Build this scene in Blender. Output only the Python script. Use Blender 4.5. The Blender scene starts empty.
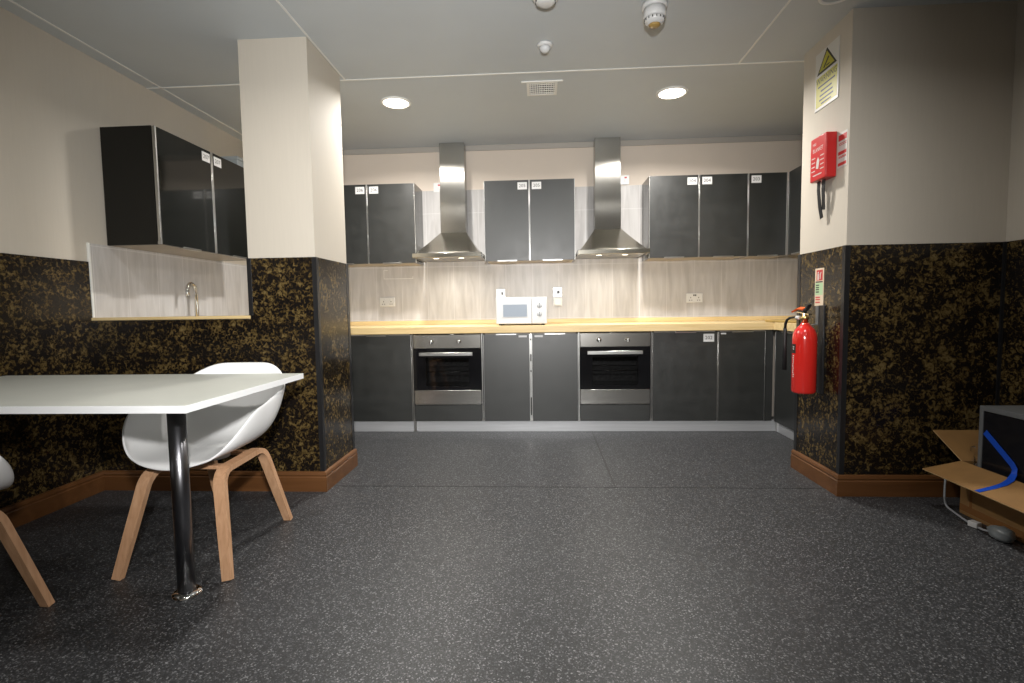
import bpy, bmesh, math, random
from mathutils import Matrix, Vector
random.seed(7)
PI = math.pi
C = bpy.context.scene.collection
SC = bpy.context.scene

# ------------------------------------------------------------------ camera
cam_d = bpy.data.cameras.new('camera'); cam_d.sensor_width = 36; cam_d.lens = 504.1 * 36 / 1024
cam_d.clip_start = 0.02
cam = bpy.data.objects.new('camera', cam_d); C.objects.link(cam)
R_ = Vector((0.99828898, 0.05656812, -0.01480437)); U_ = Vector((0.01099915, 0.06699674, 0.99769257)); F_ = Vector((-0.05742943, 0.99614832, -0.06625991))
M = Matrix.Identity(4)
for i in range(3):
    M[i][0], M[i][1], M[i][2] = R_[i], U_[i], -F_[i]
M.translation = Vector((0, 0, 1.0507))
cam.matrix_world = M
SC.camera = cam

# ------------------------------------------------------------------ world, light, exposure
w = bpy.data.worlds.new('world'); SC.world = w; w.use_nodes = True
w.node_tree.nodes['Background'].inputs[0].default_value = (0.9, 0.95, 1.0, 1)
w.node_tree.nodes['Background'].inputs[1].default_value = 0.05
SC.view_settings.view_transform = 'Standard'; SC.view_settings.look = 'None'
SC.view_settings.exposure = 0.0; SC.view_settings.gamma = 1.0; SC.view_settings.use_curve_mapping = False

HC = 2.568
def lamp_area(name, loc, size, power, col, spread=140):
    d = bpy.data.lights.new(name, 'AREA'); d.shape = 'DISK'; d.size = size; d.energy = power; d.color = col
    d.spread = math.radians(spread)
    o = bpy.data.objects.new(name, d); C.objects.link(o); o.location = loc
    return o
# the photographer's flash, just above the lens
fd = bpy.data.lights.new('flash_light', 'SPOT'); fd.energy = 430; fd.color = (1.0, 0.985, 0.96)
fd.spot_size = math.radians(102); fd.spot_blend = 1.0; fd.shadow_soft_size = 0.05
fl = bpy.data.objects.new('flash_light', fd); C.objects.link(fl)
fl.matrix_world = Matrix.Translation((0.0, -0.03, 1.42)) @ Matrix.Rotation(math.radians(6), 4, 'Z') @ M.to_3x3().to_4x4()
LAMPS = [(-1.043, 3.754), (0.953, 3.767)]
for (lx, ly) in LAMPS:
    lamp_area('downlight_light', (lx, ly, HC - 0.02), 0.15, 38, (1.0, 0.96, 0.90), 160)
REAR = [(-1.05, 1.75), (0.95, 1.75), (-1.05, -0.25), (0.95, -0.25), (-1.05, -2.2), (0.95, -2.2)]
for (lx, ly) in REAR:
    lamp_area('downlight_light', (lx, ly, HC - 0.02), 0.15, 15 if ly > 1 else 6, (1.0, 0.97, 0.93), 160)

# ------------------------------------------------------------------ materials
def new_mat(name):
    m = bpy.data.materials.new(name); m.use_nodes = True
    return m, m.node_tree, m.node_tree.nodes['Principled BSDF']
def simple(name, col, rough=0.5, metal=0.0, spec=0.5, noise=0.0, nscale=30, bump=0.0, coat=0.0, emit=None, estr=0, stretch=None):
    m, t, b = new_mat(name)
    b.inputs['Base Color'].default_value = (*col, 1); b.inputs['Roughness'].default_value = rough
    b.inputs['Metallic'].default_value = metal; b.inputs['Specular IOR Level'].default_value = spec
    b.inputs['Coat Weight'].default_value = coat
    if emit:
        b.inputs['Emission Color'].default_value = (*emit, 1); b.inputs['Emission Strength'].default_value = estr
    if noise or bump:
        tc = t.nodes.new('ShaderNodeTexCoord'); mp = t.nodes.new('ShaderNodeMapping')
        if stretch: mp.inputs['Scale'].default_value = stretch
        n = t.nodes.new('ShaderNodeTexNoise'); n.inputs['Scale'].default_value = nscale; n.inputs['Detail'].default_value = 4
        t.links.new(tc.outputs['Object'], mp.inputs[0]); t.links.new(mp.outputs[0], n.inputs['Vector'])
        if noise:
            r = t.nodes.new('ShaderNodeValToRGB')
            r.color_ramp.elements[0].position = 0.3; r.color_ramp.elements[1].position = 0.7
            r.color_ramp.elements[0].color = (*[c * (1 - noise) for c in col], 1)
            r.color_ramp.elements[1].color = (*[min(1, c * (1 + noise)) for c in col], 1)
            t.links.new(n.outputs['Fac'], r.inputs[0]); t.links.new(r.outputs[0], b.inputs['Base Color'])
        if bump:
            bp = t.nodes.new('ShaderNodeBump'); bp.inputs['Strength'].default_value = bump; bp.inputs['Distance'].default_value = 0.002
            t.links.new(n.outputs['Fac'], bp.inputs['Height']); t.links.new(bp.outputs[0], b.inputs['Normal'])
    return m
def ramp(t, stops):
    r = t.nodes.new('ShaderNodeValToRGB'); e = r.color_ramp.elements
    while len(e) < len(stops): e.new(0.5)
    for k, (p, c) in enumerate(stops):
        e[k].position = p; e[k].color = (*c, 1)
    return r
def dado_material():
    m, t, b = new_mat('marbled_laminate')
    tc = t.nodes.new('ShaderNodeTexCoord')
    n1 = t.nodes.new('ShaderNodeTexNoise'); n1.inputs['Scale'].default_value = 52; n1.inputs['Detail'].default_value = 5; n1.inputs['Roughness'].default_value = 0.72; n1.inputs['Distortion'].default_value = 0.7
    n2 = t.nodes.new('ShaderNodeTexNoise'); n2.inputs['Scale'].default_value = 13; n2.inputs['Detail'].default_value = 2
    mx = t.nodes.new('ShaderNodeMath'); mx.operation = 'MULTIPLY_ADD'; mx.inputs[1].default_value = 0.38
    t.links.new(tc.outputs['Object'], n1.inputs['Vector']); t.links.new(tc.outputs['Object'], n2.inputs['Vector'])
    t.links.new(n2.outputs['Fac'], mx.inputs[0]); t.links.new(n1.outputs['Fac'], mx.inputs[2])
    r = ramp(t, [(0.0, (0.005, 0.0045, 0.004)), (0.67, (0.008, 0.006, 0.005)), (0.72, (0.030, 0.019, 0.007)), (0.79, (0.092, 0.061, 0.021)), (0.92, (0.16, 0.118, 0.052))])
    t.links.new(mx.outputs[0], r.inputs[0]); t.links.new(r.outputs[0], b.inputs['Base Color'])
    b.inputs['Roughness'].default_value = 0.22; b.inputs['Specular IOR Level'].default_value = 0.4
    return m
def floor_material():
    m, t, b = new_mat('speckled_vinyl')
    tc = t.nodes.new('ShaderNodeTexCoord')
    v = t.nodes.new('ShaderNodeTexVoronoi'); v.inputs['Scale'].default_value = 230
    n = t.nodes.new('ShaderNodeTexNoise'); n.inputs['Scale'].default_value = 420; n.inputs['Detail'].default_value = 2
    for x in (v, n): t.links.new(tc.outputs['Object'], x.inputs['Vector'])
    sep = t.nodes.new('ShaderNodeSeparateColor'); t.links.new(v.outputs['Color'], sep.inputs[0])
    r = ramp(t, [(0.0, (0.019, 0.0195, 0.021)), (0.55, (0.032, 0.033, 0.035)), (0.80, (0.050, 0.051, 0.054)), (0.93, (0.12, 0.122, 0.128)), (1.0, (0.22, 0.222, 0.228))])
    t.links.new(sep.outputs[0], r.inputs[0])
    r2 = ramp(t, [(0.35, (0.6, 0.6, 0.6)), (0.7, (1.35, 1.35, 1.35))]); t.links.new(n.outputs['Fac'], r2.inputs[0])
    mx = t.nodes.new('ShaderNodeMix'); mx.data_type = 'RGBA'; mx.blend_type = 'MULTIPLY'; mx.inputs[0].default_value = 1
    t.links.new(r.outputs[0], mx.inputs[6]); t.links.new(r2.outputs[0], mx.inputs[7])
    t.links.new(mx.outputs[2], b.inputs['Base Color'])
    b.inputs['Roughness'].default_value = 0.45; b.inputs['Specular IOR Level'].default_value = 0.35
    bp = t.nodes.new('ShaderNodeBump'); bp.inputs['Strength'].default_value = 0.25; bp.inputs['Distance'].default_value = 0.001
    t.links.new(n.outputs['Fac'], bp.inputs['Height']); t.links.new(bp.outputs[0], b.inputs['Normal'])
    return m
def tile_material():
    # pale grey wood-look tile: vertical streaks, each tile a little different, thin joints
    m, t, b = new_mat('streaked_wall_tile')
    tc = t.nodes.new('ShaderNodeTexCoord')
    geo = t.nodes.new('ShaderNodeSeparateXYZ'); t.links.new(tc.outputs['Object'], geo.inputs[0])
    add = t.nodes.new('ShaderNodeMath'); add.operation = 'ADD'
    t.links.new(geo.outputs[0], add.inputs[0]); t.links.new(geo.outputs[1], add.inputs[1])
    cmb = t.nodes.new('ShaderNodeCombineXYZ'); t.links.new(add.outputs[0], cmb.inputs[0]); t.links.new(geo.outputs[2], cmb.inputs[1])
    mp = t.nodes.new('ShaderNodeMapping'); mp.inputs['Scale'].default_value = (20, 2.6, 1); mp.inputs['Rotation'].default_value = (0, 0, 0.5)
    t.links.new(cmb.outputs[0], mp.inputs[0])
    n = t.nodes.new('ShaderNodeTexNoise'); n.inputs['Scale'].default_value = 1; n.inputs['Detail'].default_value = 5; n.inputs['Distortion'].default_value = 0.8
    t.links.new(mp.outputs[0], n.inputs['Vector'])
    r = ramp(t, [(0.25, (0.375, 0.358, 0.350)), (0.5, (0.455, 0.440, 0.432)), (0.75, (0.53, 0.518, 0.512))])
    t.links.new(n.outputs['Fac'], r.inputs[0])
    def joint(src, off, period, half):
        a = t.nodes.new('ShaderNodeMath'); a.operation = 'ADD'; a.inputs[1].default_value = off; t.links.new(src, a.inputs[0])
        d = t.nodes.new('ShaderNodeMath'); d.operation = 'DIVIDE'; d.inputs[1].default_value = period; t.links.new(a.outputs[0], d.inputs[0])
        f = t.nodes.new('ShaderNodeMath'); f.operation = 'FRACT'; t.links.new(d.outputs[0], f.inputs[0])
        l = t.nodes.new('ShaderNodeMath'); l.operation = 'LESS_THAN'; l.inputs[1].default_value = half / period; t.links.new(f.outputs[0], l.inputs[0])
        return l.outputs[0]
    # x + y is constant + x on the back wall and constant + y on the left wall
    j1 = joint(add.outputs[0], 20 - 0.218 + 0.25 - 0.0, 0.25, 0.004)
    j2 = joint(geo.outputs[2], 10 - 0.95 + 0.0, 0.5, 0.004)
    mxj = t.nodes.new('ShaderNodeMath'); mxj.operation = 'MAXIMUM'; t.links.new(j1, mxj.inputs[0]); t.links.new(j2, mxj.inputs[1])
    mx = t.nodes.new('ShaderNodeMix'); mx.data_type = 'RGBA'; t.links.new(mxj.outputs[0], mx.inputs[0])
    t.links.new(r.outputs[0], mx.inputs[6]); mx.inputs[7].default_value = (0.58, 0.57, 0.565, 1)
    t.links.new(mx.outputs[2], b.inputs['Base Color'])
    b.inputs['Roughness'].default_value = 0.36
    return m
def wood_material(name, cols, axis=0, scale=2.0, rough=0.45):
    m, t, b = new_mat(name)
    tc = t.nodes.new('ShaderNodeTexCoord'); mp = t.nodes.new('ShaderNodeMapping')
    s = [scale * 14] * 3; s[axis] = scale
    mp.inputs['Scale'].default_value = s
    n = t.nodes.new('ShaderNodeTexNoise'); n.inputs['Scale'].default_value = 1.5; n.inputs['Detail'].default_value = 6; n.inputs['Distortion'].default_value = 0.6
    t.links.new(tc.outputs['Object'], mp.inputs[0]); t.links.new(mp.outputs[0], n.inputs['Vector'])
    r = ramp(t, [(0.3, cols[0]), (0.55, cols[1]), (0.75, cols[2])]); t.links.new(n.outputs['Fac'], r.inputs[0])
    t.links.new(r.outputs[0], b.inputs['Base Color']); b.inputs['Roughness'].default_value = rough
    return m
def steel_material(name, col=(0.62, 0.61, 0.58), rough=0.24, axis=0, bump=0.08):
    m, t, b = new_mat(name)
    b.inputs['Base Color'].default_value = (*col, 1); b.inputs['Metallic'].default_value = 1; b.inputs['Roughness'].default_value = rough
    tc = t.nodes.new('ShaderNodeTexCoord'); mp = t.nodes.new('ShaderNodeMapping')
    s = [400] * 3; s[axis] = 3
    mp.inputs['Scale'].default_value = s
    n = t.nodes.new('ShaderNodeTexNoise'); n.inputs['Scale'].default_value = 1; n.inputs['Detail'].default_value = 2
    t.links.new(tc.outputs['Object'], mp.inputs[0]); t.links.new(mp.outputs[0], n.inputs['Vector'])
    bp = t.nodes.new('ShaderNodeBump'); bp.inputs['Strength'].default_value = bump; bp.inputs['Distance'].default_value = 0.0005
    t.links.new(n.outputs['Fac'], bp.inputs['Height']); t.links.new(bp.outputs[0], b.inputs['Normal'])
    return m
def door_material():
    m, t, b = new_mat('dark_grey_door')
    tc = t.nodes.new('ShaderNodeTexCoord')
    n = t.nodes.new('ShaderNodeTexNoise'); n.inputs['Scale'].default_value = 9; n.inputs['Detail'].default_value = 6; n.inputs['Roughness'].default_value = 0.7
    t.links.new(tc.outputs['Object'], n.inputs['Vector'])
    r = ramp(t, [(0.35, (0.009, 0.0102, 0.0094)), (0.7, (0.014, 0.0156, 0.0146))]); t.links.new(n.outputs['Fac'], r.inputs[0])
    t.links.new(r.outputs[0], b.inputs['Base Color'])
    b.inputs['IOR'].default_value = 1.52; b.inputs['Specular IOR Level'].default_value = 0.9
    rr = ramp(t, [(0.35, (0.38,) * 3), (0.75, (0.48,) * 3)]); t.links.new(n.outputs['Fac'], rr.inputs[0])
    t.links.new(rr.outputs[0], b.inputs['Roughness'])
    return m
def glass_material(name, tint, gloss=0.12):
    m, t, b = new_mat(name)
    out = t.nodes['Material Output']; t.nodes.remove(b)
    tr = t.nodes.new('ShaderNodeBsdfTransparent'); tr.inputs[0].default_value = (*tint, 1)
    gl = t.nodes.new('ShaderNodeBsdfGlossy'); gl.inputs['Roughness'].default_value = 0.06; gl.inputs[0].default_value = (0.9, 0.9, 0.9, 1)
    fr = t.nodes.new('ShaderNodeFresnel'); fr.inputs[0].default_value = 1.5
    mx = t.nodes.new('ShaderNodeMixShader'); t.links.new(fr.outputs[0], mx.inputs[0])
    t.links.new(tr.outputs[0], mx.inputs[1]); t.links.new(gl.outputs[0], mx.inputs[2]); t.links.new(mx.outputs[0], out.inputs[0])
    return m

MT = dict(
    wall=simple('cream_wallpaper', (0.525, 0.48, 0.41), 0.75, noise=0.015, nscale=14, stretch=(9, 9, 0.4)),
    backwall=simple('back_wall_paint', (0.70, 0.615, 0.53), 0.75, noise=0.02, nscale=4),
    ceil=simple('ceiling_panel', (0.505, 0.54, 0.565), 0.5, noise=0.02, nscale=3),
    cornice=simple('cornice_paint', (0.40, 0.375, 0.34), 0.6),
    white=simple('white_trim', (0.75, 0.75, 0.72), 0.45),
    whiteplastic=simple('white_plastic', (0.66, 0.66, 0.655), 0.32),
    shell=simple('chair_shell_white', (0.82, 0.82, 0.82), 0.38),
    dado=dado_material(), floor=floor_material(), tile=tile_material(),
    base=wood_material('brown_skirting', ((0.10, 0.040, 0.012), (0.122, 0.050, 0.016), (0.145, 0.062, 0.021)), 0, 1.0, 0.4),
    black=simple('black_trim', (0.012, 0.012, 0.013), 0.35),
    blackplastic=simple('black_plastic', (0.015, 0.015, 0.016), 0.4),
    seam=simple('weld_seam', (0.018, 0.018, 0.018), 0.5),
    door=door_material(),
    gloss=simple('gloss_dark_door', (0.007, 0.0075, 0.006), 0.06),
    endpanel=simple('dark_end_panel', (0.008, 0.0075, 0.006), 0.45, spec=0.3),
    glossend=simple('gloss_end_panel', (0.04, 0.042, 0.038), 0.12),
    carcass=simple('carcass_board', (0.40, 0.36, 0.32), 0.5, noise=0.05, nscale=8),
    alu=steel_material('aluminium_edge', (0.55, 0.55, 0.54), 0.30, 2),
    plinth=simple('brushed_plinth', (0.55, 0.56, 0.58), 0.38, 0.35, noise=0.06, nscale=3, stretch=(1, 1, 60)),
    steel=steel_material('brushed_steel', (0.60, 0.59, 0.56), 0.22, 0),
    chimneysteel=steel_material('chimney_steel', (0.42, 0.41, 0.385), 0.12, 2, 0.45),
    # hood steels
    hoodsteel=steel_material('hood_steel', (0.46, 0.44, 0.38), 0.20, 0, 0.10),
    chrome=simple('chrome', (0.75, 0.75, 0.74), 0.10, 1.0),
    darkchrome=simple('polished_post', (0.20, 0.20, 0.215), 0.28, 1.0),
    wtop=wood_material('beech_worktop', ((0.60, 0.44, 0.20), (0.70, 0.53, 0.27), (0.76, 0.60, 0.34)), 0, 1.6, 0.4),
    oak=wood_material('oak_leg', ((0.42, 0.235, 0.125), (0.50, 0.29, 0.165), (0.56, 0.34, 0.20)), 2, 3.0, 0.45),
    tabletop=simple('table_laminate', (0.46, 0.47, 0.43), 0.35, noise=0.03, nscale=6),
    tableedge=simple('table_edge', (0.82, 0.83, 0.84), 0.4),
    ovenglass=glass_material('oven_glass', (0.62, 0.62, 0.62)),
    ovenblack=simple('oven_black_glass', (0.006, 0.006, 0.007), 0.06),
    ovencav=simple('oven_enamel', (0.09, 0.09, 0.095), 0.35, noise=0.5, nscale=40),
    mwwin=simple('microwave_window', (0.36, 0.41, 0.48), 0.08),  # pale bluish base colour paints in the reflection on the window
    mwpanel=simple('microwave_panel', (0.62, 0.63, 0.64), 0.35),
    red=simple('gloss_red', (0.62, 0.022, 0.016), 0.16, coat=0.6),
    redplastic=simple('red_plastic', (0.52, 0.016, 0.016), 0.35),
    orange=simple('orange_plastic', (0.75, 0.12, 0.02), 0.4),
    brass=simple('brass', (0.70, 0.52, 0.22), 0.28, 1.0),
    rubber=simple('black_rubber', (0.010, 0.010, 0.011), 0.45),
    yellow=simple('sign_yellow', (0.42, 0.385, 0.018), 0.4),
    ink=simple('black_ink', (0.015, 0.014, 0.012), 0.5),
    ink_soft=simple('printed_ink', (0.02, 0.02, 0.025), 0.5),
    paper=simple('sticker_paper', (0.70, 0.70, 0.70), 0.45),
    signwhite=simple('sign_white', (0.58, 0.57, 0.54), 0.4),
    signred=simple('sign_red', (0.50, 0.03, 0.03), 0.4),
    signgreen=simple('sign_green', (0.42, 0.60, 0.36), 0.45),
    signpink=simple('sign_cream', (0.70, 0.58, 0.44), 0.45),
    card=simple('cardboard', (0.225, 0.118, 0.036), 0.75, noise=0.08, nscale=12),
    cardin=simple('cardboard_inner', (0.225, 0.118, 0.036), 0.75, noise=0.08, nscale=12),
    cardedge=simple('cardboard_cut_edge', (0.46, 0.30, 0.14), 0.8),
    boxtape=simple('brown_tape', (0.22, 0.10, 0.035), 0.25),
    grey=simple('grey_casing', (0.12, 0.124, 0.124), 0.45, noise=0.10, nscale=60),
    greyframe=simple('grey_frame', (0.11, 0.115, 0.12), 0.4),
    blackglass=simple('black_door_glass', (0.008, 0.008, 0.010), 0.12),
    bluetape=simple('blue_tape', (0.008, 0.06, 0.42), 0.3),
    cable=simple('grey_cable', (0.34, 0.36, 0.38), 0.45),
    bag=simple('grey_plastic_bag', (0.20, 0.22, 0.23), 0.3),
    clear=glass_material('clear_film', (0.92, 0.92, 0.92)),
    brown=wood_material('brown_board', ((0.30, 0.20, 0.06), (0.36, 0.25, 0.08), (0.42, 0.30, 0.11)), 1, 3, 0.5),
    filmgrey=simple('grey_lid', (0.30, 0.33, 0.34), 0.4),
    lamp=simple('lamp_diffuser', (0.9, 0.9, 0.85), 0.5, emit=(1.0, 0.95, 0.80), estr=9),
    hoodlamp=simple('hood_lamp_lens', (0.9, 0.9, 0.85), 0.5, emit=(1.0, 0.93, 0.78), estr=5),
    lampring=simple('lamp_ring', (0.80, 0.80, 0.78), 0.4),
    amber=simple('amber_lens', (0.40, 0.26, 0.08), 0.3),
    satin=simple('satin_metal_plate', (0.72, 0.72, 0.71), 0.32, 0.4),
    grille=simple('vent_dark', (0.05, 0.05, 0.045), 0.6),
    socketink=simple('socket_holes', (0.03, 0.03, 0.03), 0.5),
    filt=steel_material('hood_filter', (0.42, 0.41, 0.39), 0.3, 0, 0.5),
    foil=steel_material('film_wrap', (0.80, 0.80, 0.82), 0.15, 0, 0.3),
)

_b = MT['chimneysteel'].node_tree.nodes['Principled BSDF']; _b.inputs['Anisotropic'].default_value = 0.9; _b.inputs['Roughness'].default_value = 0.22
# ------------------------------------------------------------------ mesh building
class MB:
    def __init__(self):
        self.bm = bmesh.new(); self.mats = []
    def mi(self, m):
        if m not in self.mats: self.mats.append(m)
        return self.mats.index(m)
    def _f(self, vs, m, smooth=False):
        try: f = self.bm.faces.new(vs)
        except ValueError: return None
        f.material_index = self.mi(m); f.smooth = smooth
        return f
    def box(self, x0, x1, y0, y1, z0, z1, m, bev=0.0, seg=2, mx=None):
        v = [self.bm.verts.new(p) for p in ((x0,y0,z0),(x1,y0,z0),(x1,y1,z0),(x0,y1,z0),(x0,y0,z1),(x1,y0,z1),(x1,y1,z1),(x0,y1,z1))]
        fs = [self._f([v[i] for i in q], m) for q in ((0,3,2,1),(4,5,6,7),(0,1,5,4),(1,2,6,5),(2,3,7,6),(3,0,4,7))]
        vs = v
        if bev > 0:
            es = list({e for f in fs for e in f.edges})
            r = bmesh.ops.bevel(self.bm, geom=es, offset=bev, segments=seg, affect='EDGES', profile=0.5)
            i = self.mi(m)
            vs = list({w for f in r['faces'] for w in f.verts} | {w for f in fs if f.is_valid for w in f.verts})
            for f in r['faces']: f.material_index = i; f.smooth = True
        if mx is not None: bmesh.ops.transform(self.bm, matrix=mx, verts=vs)
        return self
    def lathe(self, prof, m, c=(0,0,0), n=32, mx=None, smooth=True, cap=True):
        rings = []; allv = []
        for (r, z) in prof:
            ring = [self.bm.verts.new((c[0] + r*math.cos(2*PI*k/n), c[1] + r*math.sin(2*PI*k/n), c[2] + z)) for k in range(n)]
            rings.append(ring); allv += ring
        ms = m if isinstance(m, list) else [m] * (len(prof) - 1)
        for i in range(len(prof) - 1):
            for k in range(n):
                self._f([rings[i][k], rings[i][(k+1) % n], rings[i+1][(k+1) % n], rings[i+1][k]], ms[i], smooth)
        if cap:
            self._f(list(reversed(rings[0])), ms[0]); self._f(rings[-1], ms[-1])
        if mx is not None: bmesh.ops.transform(self.bm, matrix=mx, verts=allv)
        return self
    def tube(self, pts, r, m, n=10, cap=True):
        pts = [Vector(p) for p in pts]; rings = []
        rs = r if isinstance(r, (list, tuple)) else [r] * len(pts)
        up = None
        for i, p in enumerate(pts):
            t = (pts[min(i+1, len(pts)-1)] - pts[max(i-1, 0)]).normalized()
            if up is None:
                up = Vector((0,0,1)) if abs(t.z) < 0.9 else Vector((1,0,0))
            a = (up - t * up.dot(t)).normalized(); up = a; b = t.cross(a)
            rings.append([self.bm.verts.new(p + a*rs[i]*math.cos(2*PI*k/n) + b*rs[i]*math.sin(2*PI*k/n)) for k in range(n)])
        for i in range(len(pts)-1):
            for k in range(n):
                self._f([rings[i][k], rings[i][(k+1) % n], rings[i+1][(k+1) % n], rings[i+1][k]], m, True)
        if cap: self._f(list(reversed(rings[0])), m); self._f(rings[-1], m)
        return self
    def strip(self, pts, wdir, wid, th, m, smooth=True, taper=None):
        """rectangular section swept along pts; wdir = width direction"""
        pts = [Vector(p) for p in pts]; wd = Vector(wdir).normalized(); rings = []
        for i, p in enumerate(pts):
            t = (pts[min(i+1, len(pts)-1)] - pts[max(i-1, 0)]).normalized()
            a = (wd - t * wd.dot(t)).normalized(); b = t.cross(a)
            k = taper[i] if taper else 1.0
            h, q = wid*k/2, th/2
            rings.append([self.bm.verts.new(p + a*x + b*y) for x, y in ((-h,-q),(h,-q),(h,q),(-h,q))])
        for i in range(len(pts)-1):
            for k in range(4):
                self._f([rings[i][k], rings[i][(k+1) % 4], rings[i+1][(k+1) % 4], rings[i+1][k]], m, False)
        self._f(list(reversed(rings[0])), m); self._f(rings[-1], m)
        return self
    def prism(self, poly, m, frame, depth):
        """poly in frame's x,y; extruded along frame's +z by depth"""
        a = [self.bm.verts.new(frame @ Vector((x, y, 0))) for x, y in poly]
        b = [self.bm.verts.new(frame @ Vector((x, y, depth))) for x, y in poly]
        n = len(poly)
        self._f(list(reversed(a)), m); self._f(b, m)
        for k in range(n): self._f([a[k], a[(k+1) % n], b[(k+1) % n], b[k]], m)
        return self
    def sweep_profile(self, path, prof, m, side=1):
        """prof (out, z) carried along a 2D path with mitred corners; out points to the left of travel * side"""
        P = [Vector(p) for p in path]; rings = []
        for i, p in enumerate(P):
            d0 = (P[i] - P[i-1]).normalized() if i > 0 else None
            d1 = (P[i+1] - P[i]).normalized() if i < len(P)-1 else None
            n0 = Vector((-d0.y, d0.x)) * side if d0 else None
            n1 = Vector((-d1.y, d1.x)) * side if d1 else None
            if n0 is None: nn = n1
            elif n1 is None: nn = n0
            else: nn = (n0 + n1); nn = nn / (1 + n0.dot(n1))
            rings.append([self.bm.verts.new((p.x + nn.x*o, p.y + nn.y*o, z)) for o, z in prof])
        k = len(prof)
        for i in range(len(P)-1):
            for j in range(k):
                self._f([rings[i][j], rings[i+1][j], rings[i+1][(j+1) % k], rings[i][(j+1) % k]], m)
        self._f(rings[0], m); self._f(list(reversed(rings[-1])), m)
        return self
    def text(self, body, size, m, frame, align='CENTER', sx=1.0):
        cu = bpy.data.curves.new('t', 'FONT'); cu.body = body; cu.size = size; cu.align_x = align; cu.align_y = 'CENTER'
        cu.resolution_u = 2
        o = bpy.data.objects.new('t', cu); C.objects.link(o)
        bpy.context.view_layer.update()
        me = bpy.data.meshes.new_from_object(o.evaluated_get(bpy.context.evaluated_depsgraph_get()))
        n0 = len(self.bm.verts); f0 = len(self.bm.faces)
        me.transform(frame @ Matrix.Diagonal((sx, 1, 1, 1)))
        self.bm.from_mesh(me); self.bm.faces.ensure_lookup_table()
        i = self.mi(m)
        for f in self.bm.faces[f0:]: f.material_index = i
        bpy.data.objects.remove(o); bpy.data.curves.remove(cu); bpy.data.meshes.remove(me)
        return self
    def build(self, name, parent=None, mod=None):
        me = bpy.data.meshes.new(name)
        bmesh.ops.recalc_face_normals(self.bm, faces=self.bm.faces[:]) if not getattr(self, 'keep', False) else None
        self.bm.to_mesh(me); self.bm.free()
        for m in self.mats: me.materials.append(m)
        o = bpy.data.objects.new(name, me); C.objects.link(o)
        if parent is not None: o.parent = parent
        return o
def fr(o, X, Y):
    X = Vector(X).normalized(); Y = Vector(Y).normalized(); Z = X.cross(Y)
    m = Matrix.Identity(4)
    for i in range(3): m[i][0], m[i][1], m[i][2] = X[i], Y[i], Z[i]
    m.translation = Vector(o); return m
FRONT = ((1,0,0),(0,0,1))      # faces -y
def bx(*a, **k): return MB().box(*a, **k)
def tag(o, label, cat, group=None):
    o['label'] = label; o['category'] = cat
    if group: o['group'] = group
    return o
def thing(name, label, cat, loc=(0,0,0), rz=0.0, group=None):
    o = bpy.data.objects.new(name, None); C.objects.link(o); o.location = loc; o.rotation_euler = (0,0,rz); o.empty_display_size = 0.1
    return tag(o, label, cat, group)
def struct(name, mb):
    o = mb.build(name); o['kind'] = 'structure'; return o
def dup(root, loc, rz, label, group=None):
    r = root.copy(); C.objects.link(r); r.location = loc; r.rotation_euler = (0,0,rz); r['label'] = label
    if group: r['group'] = group
    for ch in list(root.children):
        c = ch.copy(); C.objects.link(c); c.parent = r
        for g in ch.children:
            d = g.copy(); C.objects.link(d); d.parent = c
    return r

# ------------------------------------------------------------------ the setting
XL, XR, YB, YF, YR = -2.638, 2.431, 4.805, 2.83, -3.2      # left wall, right wall, back wall, pillar front, rear wall
PX0, PX1, PY1 = -1.674, -1.280, 3.2975                      # left pillar
NX, NY0, NY1 = 1.628, 2.807, 3.290                          # right nib
HD = 1.357                                                  # top of the marbled dado
T = 0.15
struct('floor', bx(XL-T, XR+T, YR-T, YB+T, -0.1, 0, MT['floor']))
struct('ceiling', bx(XL-T, XR+T, YR-T, YB+T, HC, HC+0.1, MT['ceil']))
struct('wall_back', bx(XL-T, XR+T, YB, YB+T, 0, HC, MT['backwall']))
struct('wall_left', bx(XL-T, XL, YR, YB, 0, HC, MT['wall']))
struct('wall_right', bx(XR, XR+T, YR, YB, 0, HC, MT['wall']))
struct('wall_rear', bx(XL-T, XR+T, YR-T, YR, 0, HC, MT['wall']))
struct('wall_left_pillar', bx(PX0, PX1, YF, PY1, 0, HC, MT['wall']))
struct('wall_left_half', bx(XL, PX0, YF, YF+0.10, 0, 1.012, MT['wall']))
struct('wall_right_nib', bx(NX, XR, NY0, NY1, 0, HC, MT['wall']))
# marbled dado panels
d = 0.008
struct('wall_left_dado', bx(XL, XL+d, YR, YF, 0.0, HD, MT['dado']))
struct('wall_left_half_dado', MB().box(XL, PX0, YF-d, YF, 0, 1.010, MT['dado']).box(PX0, PX1, YF-d, YF, 0, HD, MT['dado']))
struct('wall_left_pillar_dado', bx(PX1, PX1+d, YF-d, PY1, 0, HD, MT['dado']))
struct('wall_right_nib_dado', MB().box(NX-d, NX, NY0-d, NY1, 0, HD, MT['dado']).box(NX-d, XR, NY0-d, NY0, 0, HD, MT['dado']))
struct('wall_right_dado', bx(XR-d, XR, YR, NY0-d, 0, HD, MT['dado']))
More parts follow.
